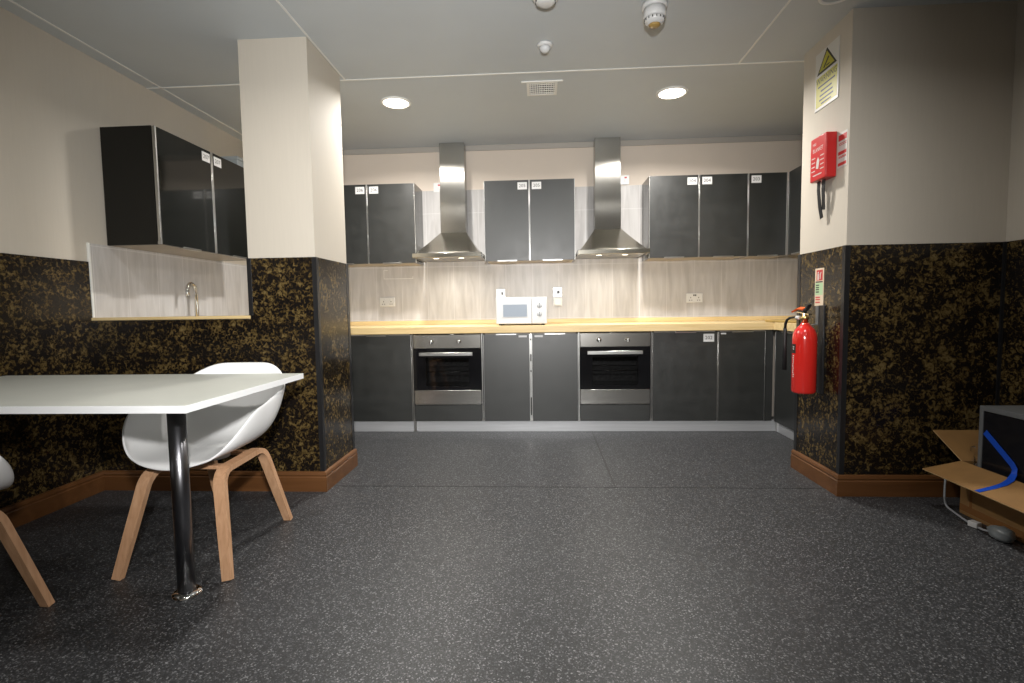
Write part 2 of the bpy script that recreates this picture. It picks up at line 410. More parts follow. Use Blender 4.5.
# black angle strips on the panel edges
e = 0.010
def angle(name, x, y, sx, sy, z0=0.1, z1=HD, wdt=0.024):
    b = MB()
    b.box(min(x, x+sx*wdt), max(x, x+sx*wdt), min(y, y-sy*0.003), max(y, y-sy*0.003), z0, z1, MT['black'])
    b.box(min(x, x-sx*0.003), max(x, x-sx*0.003), min(y-sy*0.003, y+sy*wdt), max(y-sy*0.003, y+sy*wdt), z0, z1, MT['black'])
    struct(name, b)
angle('trim_1', PX1+d, YF-d, -1, 1)
angle('trim_2', NX-d, NY0-d, 1, 1)
struct('trim_3', bx(PX1+d, PX1+d+0.003, PY1-0.03, PY1+0.002, 0.1, HD, MT['black']))
struct('trim_4', bx(NX-d-0.003, NX-d, NY1-0.03, NY1+0.002, 0.1, HD, MT['black']))
struct('trim_5', bx(PX0-0.004, PX0+0.020, YF-d-0.003, YF-d, 1.03, HD-0.0, MT['black']))
struct('trim_6', bx(XR-d-0.012, XR-d, NY0-d-0.012, NY0-d, 0.1, HD, MT['black']))
# tiles
struct('wall_back_tiles', bx(XL, XR, YB-0.010, YB, 0.86, 2.165, MT['tile']))
struct('wall_left_tiles', bx(XL, XL+0.010, YF+0.004, YB-0.010, 0.86, 1.466, MT['tile']))
struct('trim_7', bx(XL, XL+0.014, YF-0.009, YF+0.004, 1.030, 1.468, MT['white'], bev=0.002))
struct('trim_8', bx(XL+0.001, PX0+0.004, YF-0.016, YF+0.10, 1.012, 1.030, MT['wtop'], bev=0.003))
# skirting
prof = [(0,0),(0.020,0),(0.020,0.083),(0.0165,0.087),(0.0165,0.093),(0.019,0.098),(0.015,0.112),(0.008,0.116),(0,0.116)]
struct('baseboard_left', MB().sweep_profile([(XL+d, YR), (XL+d, YF-d), (PX1+d, YF-d), (PX1+d, PY1)], prof, MT['base'], side=-1))
struct('baseboard_right', MB().sweep_profile([(NX-d, NY1), (NX-d, NY0-d), (XR-d, NY0-d), (XR-d, YR)], prof, MT['base'], side=-1))
# ceiling joints and cornice
cz = HC - 0.004
j = MB()
j.box(XL, XR, 3.362, 3.374, cz, HC, MT['white'])
struct('trim_9', j)
struct('trim_10', bx(1.258, 1.268, YR, 3.362, cz, HC, MT['white']))
struct('trim_11', bx(-1.274, -1.264, YR, 3.362, cz, HC, MT['white']))
struct('trim_12', bx(XL+0.095, XL+0.105, YR, YB, cz, HC, MT['white']))
struct('trim_13', bx(0.018, 0.022, YR, YB, HC-0.002, HC, MT['ceil']))
co = [(0,0),(0.022,0),(0.022,-0.012),(0.012,-0.045),(0,-0.045)]
struct('trim_14', MB().sweep_profile([(XL, YB), (XR, YB)], [(o, HC+z) for o, z in co], MT['cornice'], side=-1))
# floor weld seams
struct('trim_15', MB().box(-1.25, 1.6, 2.898, 2.905, 0, 0.0008, MT['seam']).box(0.418, 0.427, 2.904, 4.24, 0, 0.0008, MT['seam']))

# ------------------------------------------------------------------ kitchen units
def sticker(txt, x, z, y, parent, wd=0.082, ht=0.062, tsz=0.040):
    b = MB()
    b.box(x-wd/2, x+wd/2, y-0.0008, y, z-ht/2, z+ht/2, MT['paper'])
    if txt: b.text(txt, tsz, MT['ink_soft'], fr((x, y-0.0012, z), *FRONT))
    return b.build('number_sticker', parent)
def make_door(root, x0, x1, z0, z1, mat, handle, stick=None, stick_side='r', hx=None, hw=0.17, extra=None):
    """front face at local y = 0; panel 18 mm"""
    g = 0.0015; ew = 0.010 if mat.name.startswith('gloss') else 0.005
    b = MB(); b.box(x0+g+ew, x1-g-ew, 0.0, 0.018, z0+g, z1-g, mat, bev=0.0012)
    o = b.build('door', root)
    for xa in (x0+g, x1-g-ew):
        bx(xa, xa+ew, -0.0015, 0.018, z0+g, z1-g, MT['alu'], bev=0.001).build('edge_trim', o)
    hc = hx if hx is not None else (x0+x1)/2
    h = MB()
    if handle == 'bottom':
        h.box(hc-hw/2, hc+hw/2, -0.014, 0.016, z0-0.006, z0, MT['alu'], bev=0.0015)
        h.box(hc-hw/2, hc+hw/2, -0.014, -0.011, z0-0.006, z0+0.006, MT['alu'], bev=0.001)
    else:
        h.box(hc-hw/2, hc+hw/2, -0.014, 0.016, z1, z1+0.005, MT['alu'], bev=0.0015)
        h.box(hc-hw/2, hc+hw/2, -0.014, -0.011, z1-0.008, z1+0.005, MT['alu'], bev=0.001)
    h.build('handle', o)
    if stick:
        sx = (x1-0.06) if stick_side == 'r' else (x0+0.065)
        sticker(stick, sx, z1-0.052, 0.0, o)
    return o
def carcass(root, w, h, dep, z0=0.0, side=None, bottom=None):
    side = side or MT['glossend']; bottom = bottom or MT['carcass']
    b = MB(); t = 0.018
    b.box(0, t, 0.0215, dep, z0, h, side); b.box(w-t, w, 0.0215, dep, z0, h, side)
    b.box(t, w-t, 0.0215, dep, z0, z0+t, bottom); b.box(t, w-t, 0.0215, dep, h-t, h, bottom)
    b.box(t, w-t, dep-0.008, dep, z0+t, h-t, bottom)
    # pale edge banding on the front and underside of the box
    b.box(0, w, 0.0185, 0.0195, z0, z0+t, bottom)
    return b.build('carcass', root)

YD, ZP, ZD, ZW = 4.193, 0.094, 0.841, 0.905
GB = 'dark grey base units under the beech worktop'
# base units of the back run: local z is measured from the floor
def base_unit(label, x0, x1, doors, rz=0, loc=None, dep=0.575, group=None):
    r = thing('base_cabinet', label, 'cabinet', loc or (x0, YD, 0), rz, group)
    w_ = x1 - x0
    carcass(r, w_, 0.841, dep, z0=ZP+0.004)
    for dd in doors: make_door(r, dd[0]-x0, dd[1]-x0, ZP+0.004, ZD-0.006, MT['door'], 'top', *dd[2:])
    return r
base_unit('dark grey single door base cabinet between the left pillar and left oven', -1.690, -1.094, [(-1.690, -1.094)])
r = base_unit('two door dark grey base cabinet between the two ovens, under the white microwave', -0.487, 0.309, [(-0.487, -0.0920), (-0.0800, 0.309)])
g = MB()
g.box(0.3955, 0.4065, 0.003, 0.0185, ZP+0.01, ZD-0.005, MT['alu'])
for z0, z1 in ((0.150, 0.300), (0.515, 0.530), (0.605, 0.665), (0.780, 0.795)):
    g.box(0.3965, 0.4055, -0.001, 0.006, z0, z1, MT['ink'])
g.build('gap_strip', r)
for ch, sx in zip([c for c in r.children if c.name.startswith('door')], (0.335, 0.468)):
    s = MB(); s.box(sx-0.034, sx+0.034, -0.0008, 0, 0.806, 0.822, MT['paper']); s.build('paper_strip', ch)
r = base_unit('dark grey single door base cabinet beside the right oven, with a pale number sticker', 0.913, 1.444, [(0.913, 1.444)])
dd = [c for c in r.children if c.name.startswith('door')][0]
sticker('202', 1.368-0.913, 0.785, 0.0, dd, 0.086, 0.064)
r = base_unit('narrow dark grey base cabinet in the right corner, small pale mark at its upper left', 1.444, 1.882, [(1.444, 1.822)])
dd = [c for c in r.children if c.name.startswith('door')][0]
MB().box(0.020, 0.062, -0.0008, 0, 0.812, 0.824, MT['paper']).build('paper_strip', dd)
MB().box(0.381, 0.437, 0.002, 0.018, ZP+0.004, ZD, MT['door']).build('corner_post', r)
base_unit('dark base cabinet on the right return, partly behind the red extinguisher', 0, 0.86, [(0.0, 0.43), (0.43, 0.86)], rz=-PI/2, loc=(1.887, 4.170, 0), dep=0.540)
# left run behind the half wall
base_unit('dark grey base cabinet against the left wall behind the marbled half wall', 0, 1.20, [(0, 0.6), (0.6, 1.2)], rz=PI/2, loc=(-2.050, 2.94, 0), dep=0.575)

# plinths
def plinth(name, label, b): return tag(b.build(name), label, 'plinth')
b = MB(); b.box(-1.75, 1.935, YD+0.040, YD+0.052, 0.0, ZP+0.002, MT['plinth'], bev=0.001)
b.box(-1.10, -1.075, YD+0.036, YD+0.040, 0.0, ZP, MT['alu'])
plinth('plinth', 'long brushed metal plinth along the floor under the back row of units', b)
b = MB(); b.box(1.935, 1.947, 3.30, YD+0.040, 0.0, ZP+0.002, MT['plinth'], bev=0.001); b.box(1.929, 1.935, YD+0.028, YD+0.0395, 0, ZP+0.002, MT['alu'])
plinth('plinth', 'short brushed metal plinth on the right return beside the nib wall', b)

# worktops
b = MB(); b.box(-2.036, XR-0.002, YD-0.022, YB-0.011, 0.844, ZW, MT['wtop'], bev=0.004)
o = tag(b.build('worktop'), 'long pale beech worktop along the tiled back wall', 'worktop')
b = MB(); b.box(-2.036, XR-0.002, YB-0.030, YB-0.0105, ZW, ZW+0.038, MT['wtop'], bev=0.003); b.build('upstand', o)
b = MB(); b.box(1.868, XR-0.002, 3.296, YD-0.0235, 0.844, ZW, MT['wtop'], bev=0.004)
tag(b.build('worktop'), 'short beech worktop of the right return behind the nib wall', 'worktop')
b = MB(); b.box(XL+0.011, -2.038, 2.935, YB-0.011, 0.844, ZW, MT['wtop'], bev=0.004)
tag(b.build('worktop'), 'beech worktop of the left alcove holding the sink tap', 'worktop')

# wall units
YU, ZU0, ZU1 = 4.494, 1.467, 2.169
def wall_unit(label, x0, x1, doors, mat='door', rz=0, loc=None, dep=0.30, side=None):
    r = thing('wall_cabinet', label, 'cabinet', loc or (x0, YU, ZU0), rz)
    carcass(r, x1-x0, ZU1-ZU0, dep, side=side)
    for dd in doors: make_door(r, dd[0]-x0, dd[1]-x0, 0.0, ZU1-ZU0, MT[mat], 'bottom', *dd[2:])
    return r
wall_unit('dark wall cabinet with two doors numbered 206, left of the left cooker hood', -1.972, -1.106, [(-1.972, -1.539, '206', 'r'), (-1.539, -1.106, '206', 'l')])
wall_unit('dark wall cabinet with two doors numbered 205, between the two cooker hoods', -0.4895, 0.3105, [(-0.4895, -0.0895, '205', 'r'), (-0.0895, 0.3105, '205', 'l')])
wall_unit('dark wall cabinet with two doors numbered 204, right of the right cooker hood', 0.947, 1.7845, [(0.947, 1.3732, '204', 'r'), (1.3732, 1.7845, '204', 'l')])
wall_unit('narrow dark wall cabinet with one door numbered 203, in the right corner', 1.7850, 2.110, [(1.7850, 2.110, '203', 'l')])
wall_unit('dark wall cabinet on the right return, facing left beside the nib wall', 0, 1.10, [(0, 0.36), (0.36, 0.73), (0.73, 1.10)], rz=-PI/2, loc=(2.116, 4.490, ZU0), dep=0.31)
YC = 2.956
wall_unit('glossy black wall cabinet on the left wall above the tiled opening, doors numbered 207', 0, 1.046, [(0, 0.523, '207', 'r'), (0.523, 1.046, '207', 'l')], mat='gloss', rz=PI/2, loc=(-2.287, YC, ZU0), dep=0.340, side=MT['endpanel'])
b = MB(); b.box(-2.60, -2.33, 3.86, 4.02, ZU1+0.001, ZU1+0.075, MT['filmgrey'], bev=0.006)
b.box(-2.61, -2.32, 3.85, 4.03, ZU1+0.060, ZU1+0.085, MT['filmgrey'], bev=0.004)
tag(b.build('storage_box'), 'low grey lidded box lying on top of the left wall cabinet', 'box')

# ------------------------------------------------------------------ ovens
def make_oven_housing(x0, label):
    r = thing('oven_housing', label, 'cabinet', (x0, YD, 0))
    carcass(r, 0.598, 0.2375, 0.575, z0=ZP+0.004)
    bx(0.012, 0.586, 0.0, 0.018, ZP+0.006, 0.2365, MT['door'], bev=0.001).build('lower_panel', r)
    for xa in (0.0, 0.591): bx(xa, xa+0.007, -0.0015, 0.018, ZP+0.006, 0.840, MT['alu']).build('edge_trim', r)
    return r
def make_oven(label, group):
    r = thing('built_in_oven', label, 'oven', (0, 0, 0), 0, group)
    w_ = 0.572
    def f(a): return a
    b = MB(); b.box(0.022, w_-0.022, 0.021, 0.027, 0.010, 0.590, MT['ovencav'])
    # oven body: open box behind the door
    b = MB(); t = 0.012
    b.box(0.010, 0.010+t, 0.021, 0.50, 0.002, 0.592, MT['ovencav']); b.box(w_-0.010-t, w_-0.010, 0.021, 0.50, 0.002, 0.592, MT['ovencav'])
    b.box(0.022, w_-0.022, 0.021, 0.50, 0.002, 0.130, MT['ovencav']); b.box(0.022, w_-0.022, 0.021, 0.50, 0.478, 0.592, MT['ovencav'])
    b.box(0.022, w_-0.022, 0.47, 0.50, 0.130, 0.478, MT['ovencav']); b.build('oven_body', r)
    fasc = MB().box(0, w_, -0.004, 0.020, 0.482, 0.596, MT['steel'], bev=0.002).build('control_panel', r)
    for kx in (0.155, 0.388):
        MB().lathe([(0.020, 0), (0.020, 0.004), (0.016, 0.006), (0.015, 0.022), (0.013, 0.024), (0.001, 0.024)], MT['chrome'], mx=fr((kx, -0.004, 0.540), *FRONT), n=20).box(kx-0.0025, kx+0.0025, -0.031, -0.026, 0.525, 0.555, MT['whiteplastic']).build('knob', fasc)
    door = MB()
    z0, z1 = 0.128, 0.478
    wx0, wx1, wz0, wz1 = 0.100, w_-0.100, 0.160, 0.400
    door.box(0, wx0, -0.004, 0.020, z0, z1, MT['ovenblack']); door.box(wx1, w_, -0.004, 0.020, z0, z1, MT['ovenblack'])
    door.box(wx0, wx1, -0.004, 0.020, z0, wz0, MT['ovenblack']); door.box(wx0, wx1, -0.004, 0.020, wz1, z1, MT['ovenblack'])
    door = door.build('oven_door', r)
    MB().box(wx0, wx1, -0.003, 0.002, wz0, wz1, MT['ovenglass']).build('door_glass', door)
    h = MB(); h.box(0.055, w_-0.065, -0.045, -0.032, 0.420, 0.450, MT['alu'], bev=0.004)
    for hx in (0.085, w_-0.095): h.box(hx-0.008, hx+0.008, -0.034, -0.004, 0.428, 0.442, MT['alu'])
    h.build('handle', door)
    MB().box(0, w_, -0.004, 0.020, 0.004, 0.126, MT['steel'], bev=0.002).build('steel_panel', r)
    rk = MB()
    for zz in (0.275,):
        rk.tube([(0.030, 0.06, zz), (0.030, 0.44, zz)], 0.003, MT['chrome'], 6); rk.tube([(w_-0.030, 0.06, zz), (w_-0.030, 0.44, zz)], 0.003, MT['chrome'], 6)
        rk.tube([(0.024, 0.06, zz), (w_-0.024, 0.06, zz)], 0.004, MT['chrome'], 6); rk.tube([(0.024, 0.44, zz), (w_-0.024, 0.44, zz)], 0.003, MT['chrome'], 6)
        for k in range(12):
            xx = 0.06 + k * (w_-0.12) / 11; rk.tube([(xx, 0.06, zz), (xx, 0.44, zz)], 0.0018, MT['chrome'], 5)
    rk.build('wire_rack', r)
    return r
make_oven_housing(-1.090, 'low dark cabinet with a drawer-like front right under the left oven')
make_oven_housing(0.3105, 'low dark cabinet with a drawer-like front right under the right oven')
ov = make_oven('left built-in oven, steel control panel and black glass door', None)
ov.location = (-1.077, YD, 0.2385)
ov2 = dup(ov, (0.3235, YD, 0.2385), 0, 'right built-in oven, steel control panel and black glass door')

# ------------------------------------------------------------------ cooker hoods
def make_hood(label):
    r = thing('cooker_hood', label, 'cooker hood', (0, 0, 0))
    yb = YB - 0.011 - 0.0; d0 = 0.495          # local y: 0 at the wall tiles, negative towards the room
    zl0, zl1, zc = 1.492, 1.530, 1.752
    cw, cd = 0.115, 0.115
    b = MB()
    b.box(-cw, cw, -cd, 0, 2.145, HC-0.001, MT['chimneysteel'], bev=0.002)
    b.build('upper_chimney', r)
    b = MB(); b.box(-cw-0.003, cw+0.003, -cd-0.003, 0, zc-0.005, 2.150, MT['chimneysteel'], bev=0.002); b.build('chimney', r)
    # canopy: slightly concave pyramid
    cn = MB(); n = 10; rings = []
    for i in range(n+1):
        s = i / n; q = 1 - (1-s)**1.12
        hx = 0.282 + (cw+0.006-0.282)*s; fy = -(d0-0.018) + (-(cd+0.006)+(d0-0.018))*s
        z = zl1 + (zc - zl1) * (s**1.10)
        rings.append([cn.bm.verts.new(p) for p in ((-hx, fy, z), (hx, fy, z), (hx, 0, z), (-hx, 0, z))])
    for i in range(n):
        for k in range(4): cn._f([rings[i][k], rings[i][(k+1) % 4], rings[i+1][(k+1) % 4], rings[i+1][k]], MT['hoodsteel'], False)
    cn._f(list(reversed(rings[0])), MT['hoodsteel']); cn._f(rings[-1], MT['hoodsteel'])
    o = cn.build('canopy', r)
    for e_ in o.data.edges: pass
    b = MB()
    # lip frame (rim) open below
    b.box(-0.2985, 0.2985, -d0, -d0+0.014, zl0, zl1+0.001, MT['hoodsteel'], bev=0.003)
    b.box(-0.2985, -0.286, -d0+0.014, 0, zl0, zl1+0.001, MT['hoodsteel']); b.box(0.286, 0.2985, -d0+0.014, 0, zl0, zl1+0.001, MT['hoodsteel'])
    b.box(-0.286, 0.286, -d0+0.014, 0, zl1-0.008, zl1+0.001, MT['hoodsteel'])
    b.build('rim', r)
    b = MB()
    for fx0, fx1 in ((-0.280, -0.002), (0.002, 0.280)):
        b.box(fx0, fx1, -d0+0.080, -0.02, zl0+0.006, zl0+0.016, MT['filt'], bev=0.002)
    b.box(-0.286, 0.286, -d0+0.014, -d0+0.078, zl0+0.004, zl0+0.014, MT['hoodsteel'])
    b.build('grease_filter', r)
    for lx in (-0.11, 0.11):
        MB().lathe([(0.030, 0.0), (0.030, -0.004), (0.024, -0.006), (0.001, -0.006)], [MT['chrome'], MT['chrome'], MT['hoodlamp']], c=(lx, -d0+0.110, zl0+0.006), n=20).build('lamp', r)
    # thin cable loops lying on the canopy shoulder
    return r
h1 = make_hood('left stainless cooker hood, over the left oven and beside the cabinets numbered 206')
h1.location = (-0.797, YB-0.011, 0)
h2 = dup(h1, (0.617, YB-0.011, 0), 0, 'right stainless cooker hood, over the right oven and beside the cabinets numbered 204')
for hx in (-0.797, 0.617):
    lamp_area('hood_light', (hx, YB-0.40, 1.488), 0.20, 4, (1.0, 0.93, 0.80), 160)

# ------------------------------------------------------------------ microwave and sockets
mw = thing('microwave', 'white microwave standing on the long beech worktop', 'microwave', (-0.160, 4.205, ZW+0.001))
b = MB(); b.box(-0.212, 0.212, 0.014, 0.335, 0.012, 0.234, MT['whiteplastic'], bev=0.006); b.build('casing', mw)
b = MB()
b.box(-0.212, 0.085, -0.004, 0.0135, 0.012, 0.234, MT['whiteplastic'], bev=0.005)
dd = b.build('door', mw)
b = MB(); b.box(-0.160, 0.056, -0.0062, -0.0035, 0.066, 0.180, MT['mwpanel'], bev=0.001); b.box(-0.152, 0.048, -0.0075, -0.006, 0.072, 0.174, MT['mwwin']); b.build('window', dd)
b = MB(); b.box(0.087, 0.212, -0.004, 0.0135, 0.012, 0.234, MT['whiteplastic'], bev=0.005)
pn = b.build('control_panel', mw)
for kz in (0.165, 0.095):
    MB().lathe([(0.024, 0), (0.022, 0.012), (0.020, 0.014), (0.001, 0.014)], MT['mwpanel'], mx=fr((0.150, -0.004, kz), *FRONT), n=24).box(0.148, 0.152, -0.020, -0.017, kz-0.018, kz+0.018, MT['grey']).build('knob', pn)
b = MB(); b.box(0.105, 0.195, -0.006, -0.003, 0.024, 0.050, MT['mwpanel'], bev=0.002); b.build('door_button', pn)
for fx in (-0.18, 0.18):
    for fy in (0.04, 0.30): MB().lathe([(0.014, 0), (0.014, 0.013), (0.002, 0.013)], MT['blackplastic'], c=(fx, fy, 0), n=14).build('foot', mw)

def socket(name, label, x, z, plate, w_=0.147, holes=True, cat='socket', group=None, double=True):
    y = YB - 0.010
    r = thing(name, label, cat, (x, y, z), 0, group)
    b = MB(); b.box(-w_/2, w_/2, -0.010, 0.0, -0.043, 0.043, plate, bev=0.003); b.build('plate', r)
    if holes:
        for cx in ((-0.036, 0.036) if double else (0.0,)):
            h = MB()
            h.box(cx-0.003, cx+0.003, -0.0108, -0.0095, -0.002, 0.009, MT['socketink']); h.box(cx-0.014, cx-0.006, -0.0108, -0.0095, -0.024, -0.017, MT['socketink']); h.box(cx+0.006, cx+0.014, -0.0108, -0.0095, -0.024, -0.017, MT['socketink'])
            h.build('pin_holes', r)
    return r
s = socket('double_socket', 'double wall socket with metal plate on the tiles left of the left oven', -1.471, 1.126, MT['satin'])
for cx in (-0.028, 0.028): MB().box(cx-0.007, cx+0.007, -0.014, -0.009, 0.014, 0.032, MT['whiteplastic'], bev=0.001).build('switch', s)
s = socket('double_socket', 'white double wall socket on the tiles above the cabinet numbered 202', 1.429, 1.119, MT['whiteplastic'])
for cx in (-0.008, 0.008): MB().box(cx-0.006, cx+0.006, -0.013, -0.009, 0.018, 0.032, MT['grille'], bev=0.001).build('switch', s)
s = socket('wall_switch', 'small metal switch plate partly hidden behind the microwave', -0.375, 1.190, MT['satin'], 0.086, False, 'switch')
MB().box(0.004, 0.022, -0.015, -0.009, -0.014, 0.014, MT['blackplastic'], bev=0.002).build('rocker', s)
s = socket('wall_socket', 'metal single socket on the tiles right of the microwave', 0.160, 1.195, MT['satin'], 0.086, False, 'socket')
MB().box(-0.006, 0.022, -0.016, -0.009, -0.018, 0.016, MT['blackplastic'], bev=0.002).build('rocker', s)
s = socket('connection_unit', 'white boxed connection unit under the metal single socket', 0.160, 1.105, MT['whiteplastic'], 0.088, False, 'socket')
MB().box(-0.034, 0.034, -0.030, -0.0095, -0.034, 0.034, MT['whiteplastic'], bev=0.004).build('cover', s)
for nm, x, z, lb in (('left', -0.955, 2.195, 'white switch with a red lamp high on the wall left of the left hood'), ('right', 0.785, 2.215, 'white switch with a red lamp high on the wall right of the right hood')):
    r = thing('hood_switch', lb, 'switch', (x, YB, z))
    MB().box(-0.043, 0.043, -0.012, 0, -0.043, 0.043, MT['whiteplastic'], bev=0.003).build('plate', r)
    MB().box(0.000, 0.022, -0.0145, -0.011, 0.014, 0.028, MT['signred'], bev=0.001).build('neon_lamp', r)
    MB().box(-0.004, 0.014, -0.016, -0.011, -0.020, 0.006, MT['mwpanel'], bev=0.002).build('rocker', r)

# ------------------------------------------------------------------ sink tap in the alcove
tp = thing('mixer_tap', 'chrome swan neck tap at the left alcove sink', 'tap', (-2.570, 3.64, ZW), math.radians(-80))
b = MB(); b.lathe([(0.026, 0), (0.026, 0.012), (0.019, 0.018), (0.018, 0.085), (0.012, 0.09)], MT['chrome'], n=20)
b.build('tap_body', tp)
pts = [(0, 0, 0.08), (0, 0, 0.27)] + [(0.060 - 0.060*math.cos(a), 0, 0.27 + 0.060*math.sin(a)) for a in [PI*k/12 for k in range(1, 12)]] + [(0.120, 0, 0.26), (0.120, 0, 0.235)]
MB().tube([(a_, b_, c_+0.03) for a_, b_, c_ in pts], 0.0135, MT['chrome'], 12).build('spout', tp)
b = MB(); b.tube([(0, -0.018, 0.055), (0, -0.055, 0.075)], 0.008, MT['chrome'], 10); b.build('lever', tp)
sk = thing('sink', 'steel sink set in the alcove worktop behind the half wall', 'sink', (-2.33, 3.62, ZW))
b = MB(); b.box(-0.18, 0.22, -0.40, 0.40, 0.0005, 0.004, MT['steel'], bev=0.0015); b.build('drainer', sk)
b = MB(); b.lathe([(0.15, 0.004), (0.15, 0.007), (0.142, 0.007), (0.135, 0.0045)], MT['steel'], c=(0.03, 0.10, 0), n=28); b.build('bowl_rim', sk)

# ------------------------------------------------------------------ table and chairs
tb = thing('dining_table', 'white laminate table fixed to the left wall on one steel post', 'table', (-1.334, 1.749, 0))
ox, oy = -1.334, 1.749
b = MB(); x0, x1, y0, y1 = XL+0.010-ox, -1.132-ox, 1.526-oy, 2.326-oy
b.box(x0, x1-0.002, y0+0.002, y1-0.002, 0.731, 0.7555, MT['tabletop'])
tt = b.build('tabletop', tb)
b = MB(); b.box(x0, x1, y0, y0+0.002, 0.731, 0.755, MT['tableedge']); b.box(x1-0.002, x1, y0+0.002, y1, 0.731, 0.755, MT['tableedge']); b.box(x0, x1-0.002, y1-0.002, y1, 0.731, 0.755, MT['tableedge']); b.build('edge_band', tt)
lg = MB().lathe([(0.030, 0.012), (0.030, 0.731)], MT['darkchrome'], n=32).build('leg', tb)
MB().lathe([(0.052, 0.0), (0.052, 0.005), (0.046, 0.014), (0.034, 0.020), (0.0305, 0.020)], MT['chrome'], n=32).build('floor_flange', lg)

def make_chair(label):
    r = thing('tub_chair', label, 'chair', (0, 0, 0))
    nphi, nt = 56, 14; sh = MB(); sh.keep = False; grid = []
    def sm(a, b_, x):
        t = max(0, min(1, (x-a)/(b_-a))); return t*t*(3-2*t)
    def H(th):                 # th: angle from the back, 0..pi
        h = 0.334 - 0.105*sm(0.32, 1.15, th) - 0.050*sm(1.1, 1.8, th) - 0.186*sm(1.75, 2.65, th)
        return h
    for k in range(nphi):
        ph = 2*PI*k/nphi; dx, dy = math.sin(ph), math.cos(ph)      # ph = 0 at the back (+y)
        th = abs(((ph + PI) % (2*PI)) - PI)
        # superellipse footprint
        ex = 3.0; Rb = 1.0 / ((abs(dx)/0.264)**ex + (abs(dy)/0.248)**ex)**(1/ex)
        h = H(th); row = []
        for i in range(1, nt+1):
            t = i/nt; a = t*PI/2
            rr = math.sin(a)**0.66; zz = (1-math.cos(a))**1.45
            flare = 0.030*(h/0.346)*t**3 + 0.055*max(0, math.cos(th))*(h/0.346)*zz
            z = h*zz - 0.014*sm(2.3, 3.0, th)*t**6*1.5 + 0.012*(t**2)*sm(0.0, 0.6, PI-th)
            row.append(sh.bm.verts.new((dx*(Rb*rr+flare)-0.022, dy*(Rb*rr+flare), 0.453 + z)))
        grid.append(row)
    cv = sh.bm.verts.new((-0.022, 0, 0.453))
    for k in range(nphi):
        k2 = (k+1) % nphi
        sh._f([cv, grid[k2][0], grid[k][0]], MT['shell'], True)
        for i in range(nt-1):
            sh._f([grid[k][i], grid[k2][i], grid[k2][i+1], grid[k][i+1]], MT['shell'], True)
    o = sh.build('seat_shell', r)
    md = o.modifiers.new('thickness', 'SOLIDIFY'); md.thickness = 0.009; md.offset = 0
    md = o.modifiers.new('smooth', 'SUBSURF'); md.levels = 1; md.render_levels = 1
    for sx in (-1, 1):
        rx = 0.187 if sx > 0 else -0.140
        f = Vector((sx*0.224, -0.285, 0.0)); ft = Vector((sx*0.150, -0.190, 0.385)); bt = Vector((sx*0.130, 0.165, 0.385)); bk = Vector((rx, 0.285, 0.0))
        def bend(a, c, b_, rad, n=8):
            u = (a-c).normalized()*rad; v = (b_-c).normalized()*rad
            return [(c+u)*(1-t)**2 + c*2*t*(1-t) + (c+v)*t*t for t in [q/n for q in range(n+1)]]
        p1 = bend(f, ft + Vector((0,0,0.018)), bt + Vector((0,0,0.018)), 0.065); p2 = bend(ft + Vector((0,0,0.018)), bt + Vector((0,0,0.018)), bk, 0.065)
        pts = [f, f.lerp(p1[0], 0.5)] + p1 + p2 + [bk.lerp(p2[-1], 0.5), bk]
        n = len(pts)
        tp_ = [0.78, 0.92] + [1.0]*(n-4) + [0.92, 0.78]
        MB().strip(pts, (1, 0, 0.0), 0.046, 0.024, MT['oak'], taper=tp_).build('leg_frame', r)
    b = MB()
    for yy in (-0.11, 0.10): b.box(-0.150, 0.150, yy-0.018, yy+0.018, 0.392, 0.408, MT['oak'], bev=0.003)
    b.build('cross_bar', r)
    b = MB(); b.lathe([(0.07, 0.408), (0.07, 0.449), (0.02, 0.449)], MT['whiteplastic'], n=24); b.build('mounting_pad', r)
    return r
ch = make_chair('white tub chair with oak legs tucked under the right end of the table')
ch.location = (-1.468, 2.130, 0); ch.rotation_euler.z = math.radians(1.0)
ch2 = dup(ch, (-2.040, 1.395, 0), math.radians(180-4), 'white tub chair cut off by the left picture edge, nearest its lower corner')

# ------------------------------------------------------------------ ceiling fittings
def make_downlight(label, group=None):
    r = thing('downlight', label, 'ceiling light', (0, 0, 0), 0, group)
    MB().lathe([(0.110, 0.0), (0.108, -0.008), (0.094, -0.010), (0.090, -0.004)], MT['lampring'], n=40, cap=False).build('trim_ring', r)
    MB().lathe([(0.093, -0.001), (0.093, -0.006), (0.001, -0.0065)], MT['lamp'], n=40).build('diffuser', r)
    return r
dl = make_downlight('left round recessed ceiling light, lit, above the cabinets numbered 206')
dl.location = (LAMPS[0][0], LAMPS[0][1], HC)
dup(dl, (LAMPS[1][0], LAMPS[1][1], HC), 0, 'right round recessed ceiling light, lit, above the cabinets numbered 204')
for k, (lx, ly) in enumerate(REAR):
    dup(dl, (lx, ly, HC), 0, 'round recessed ceiling light beyond the top edge of the picture', 'ceiling lights beyond the top edge')
# round white fitting cut by the top edge
r = thing('ceiling_speaker', 'round white ceiling fitting cut by the top edge near the warning sign', 'ceiling fitting', (1.470, 2.665, HC))
MB().lathe([(0.085, 0.0), (0.083, -0.010), (0.070, -0.014), (0.066, -0.006)], MT['lampring'], n=36, cap=False).build('trim_ring', r)
MB().lathe([(0.069, -0.001), (0.069, -0.007), (0.001, -0.009)], MT['ceil'], n=36).build('cover', r)
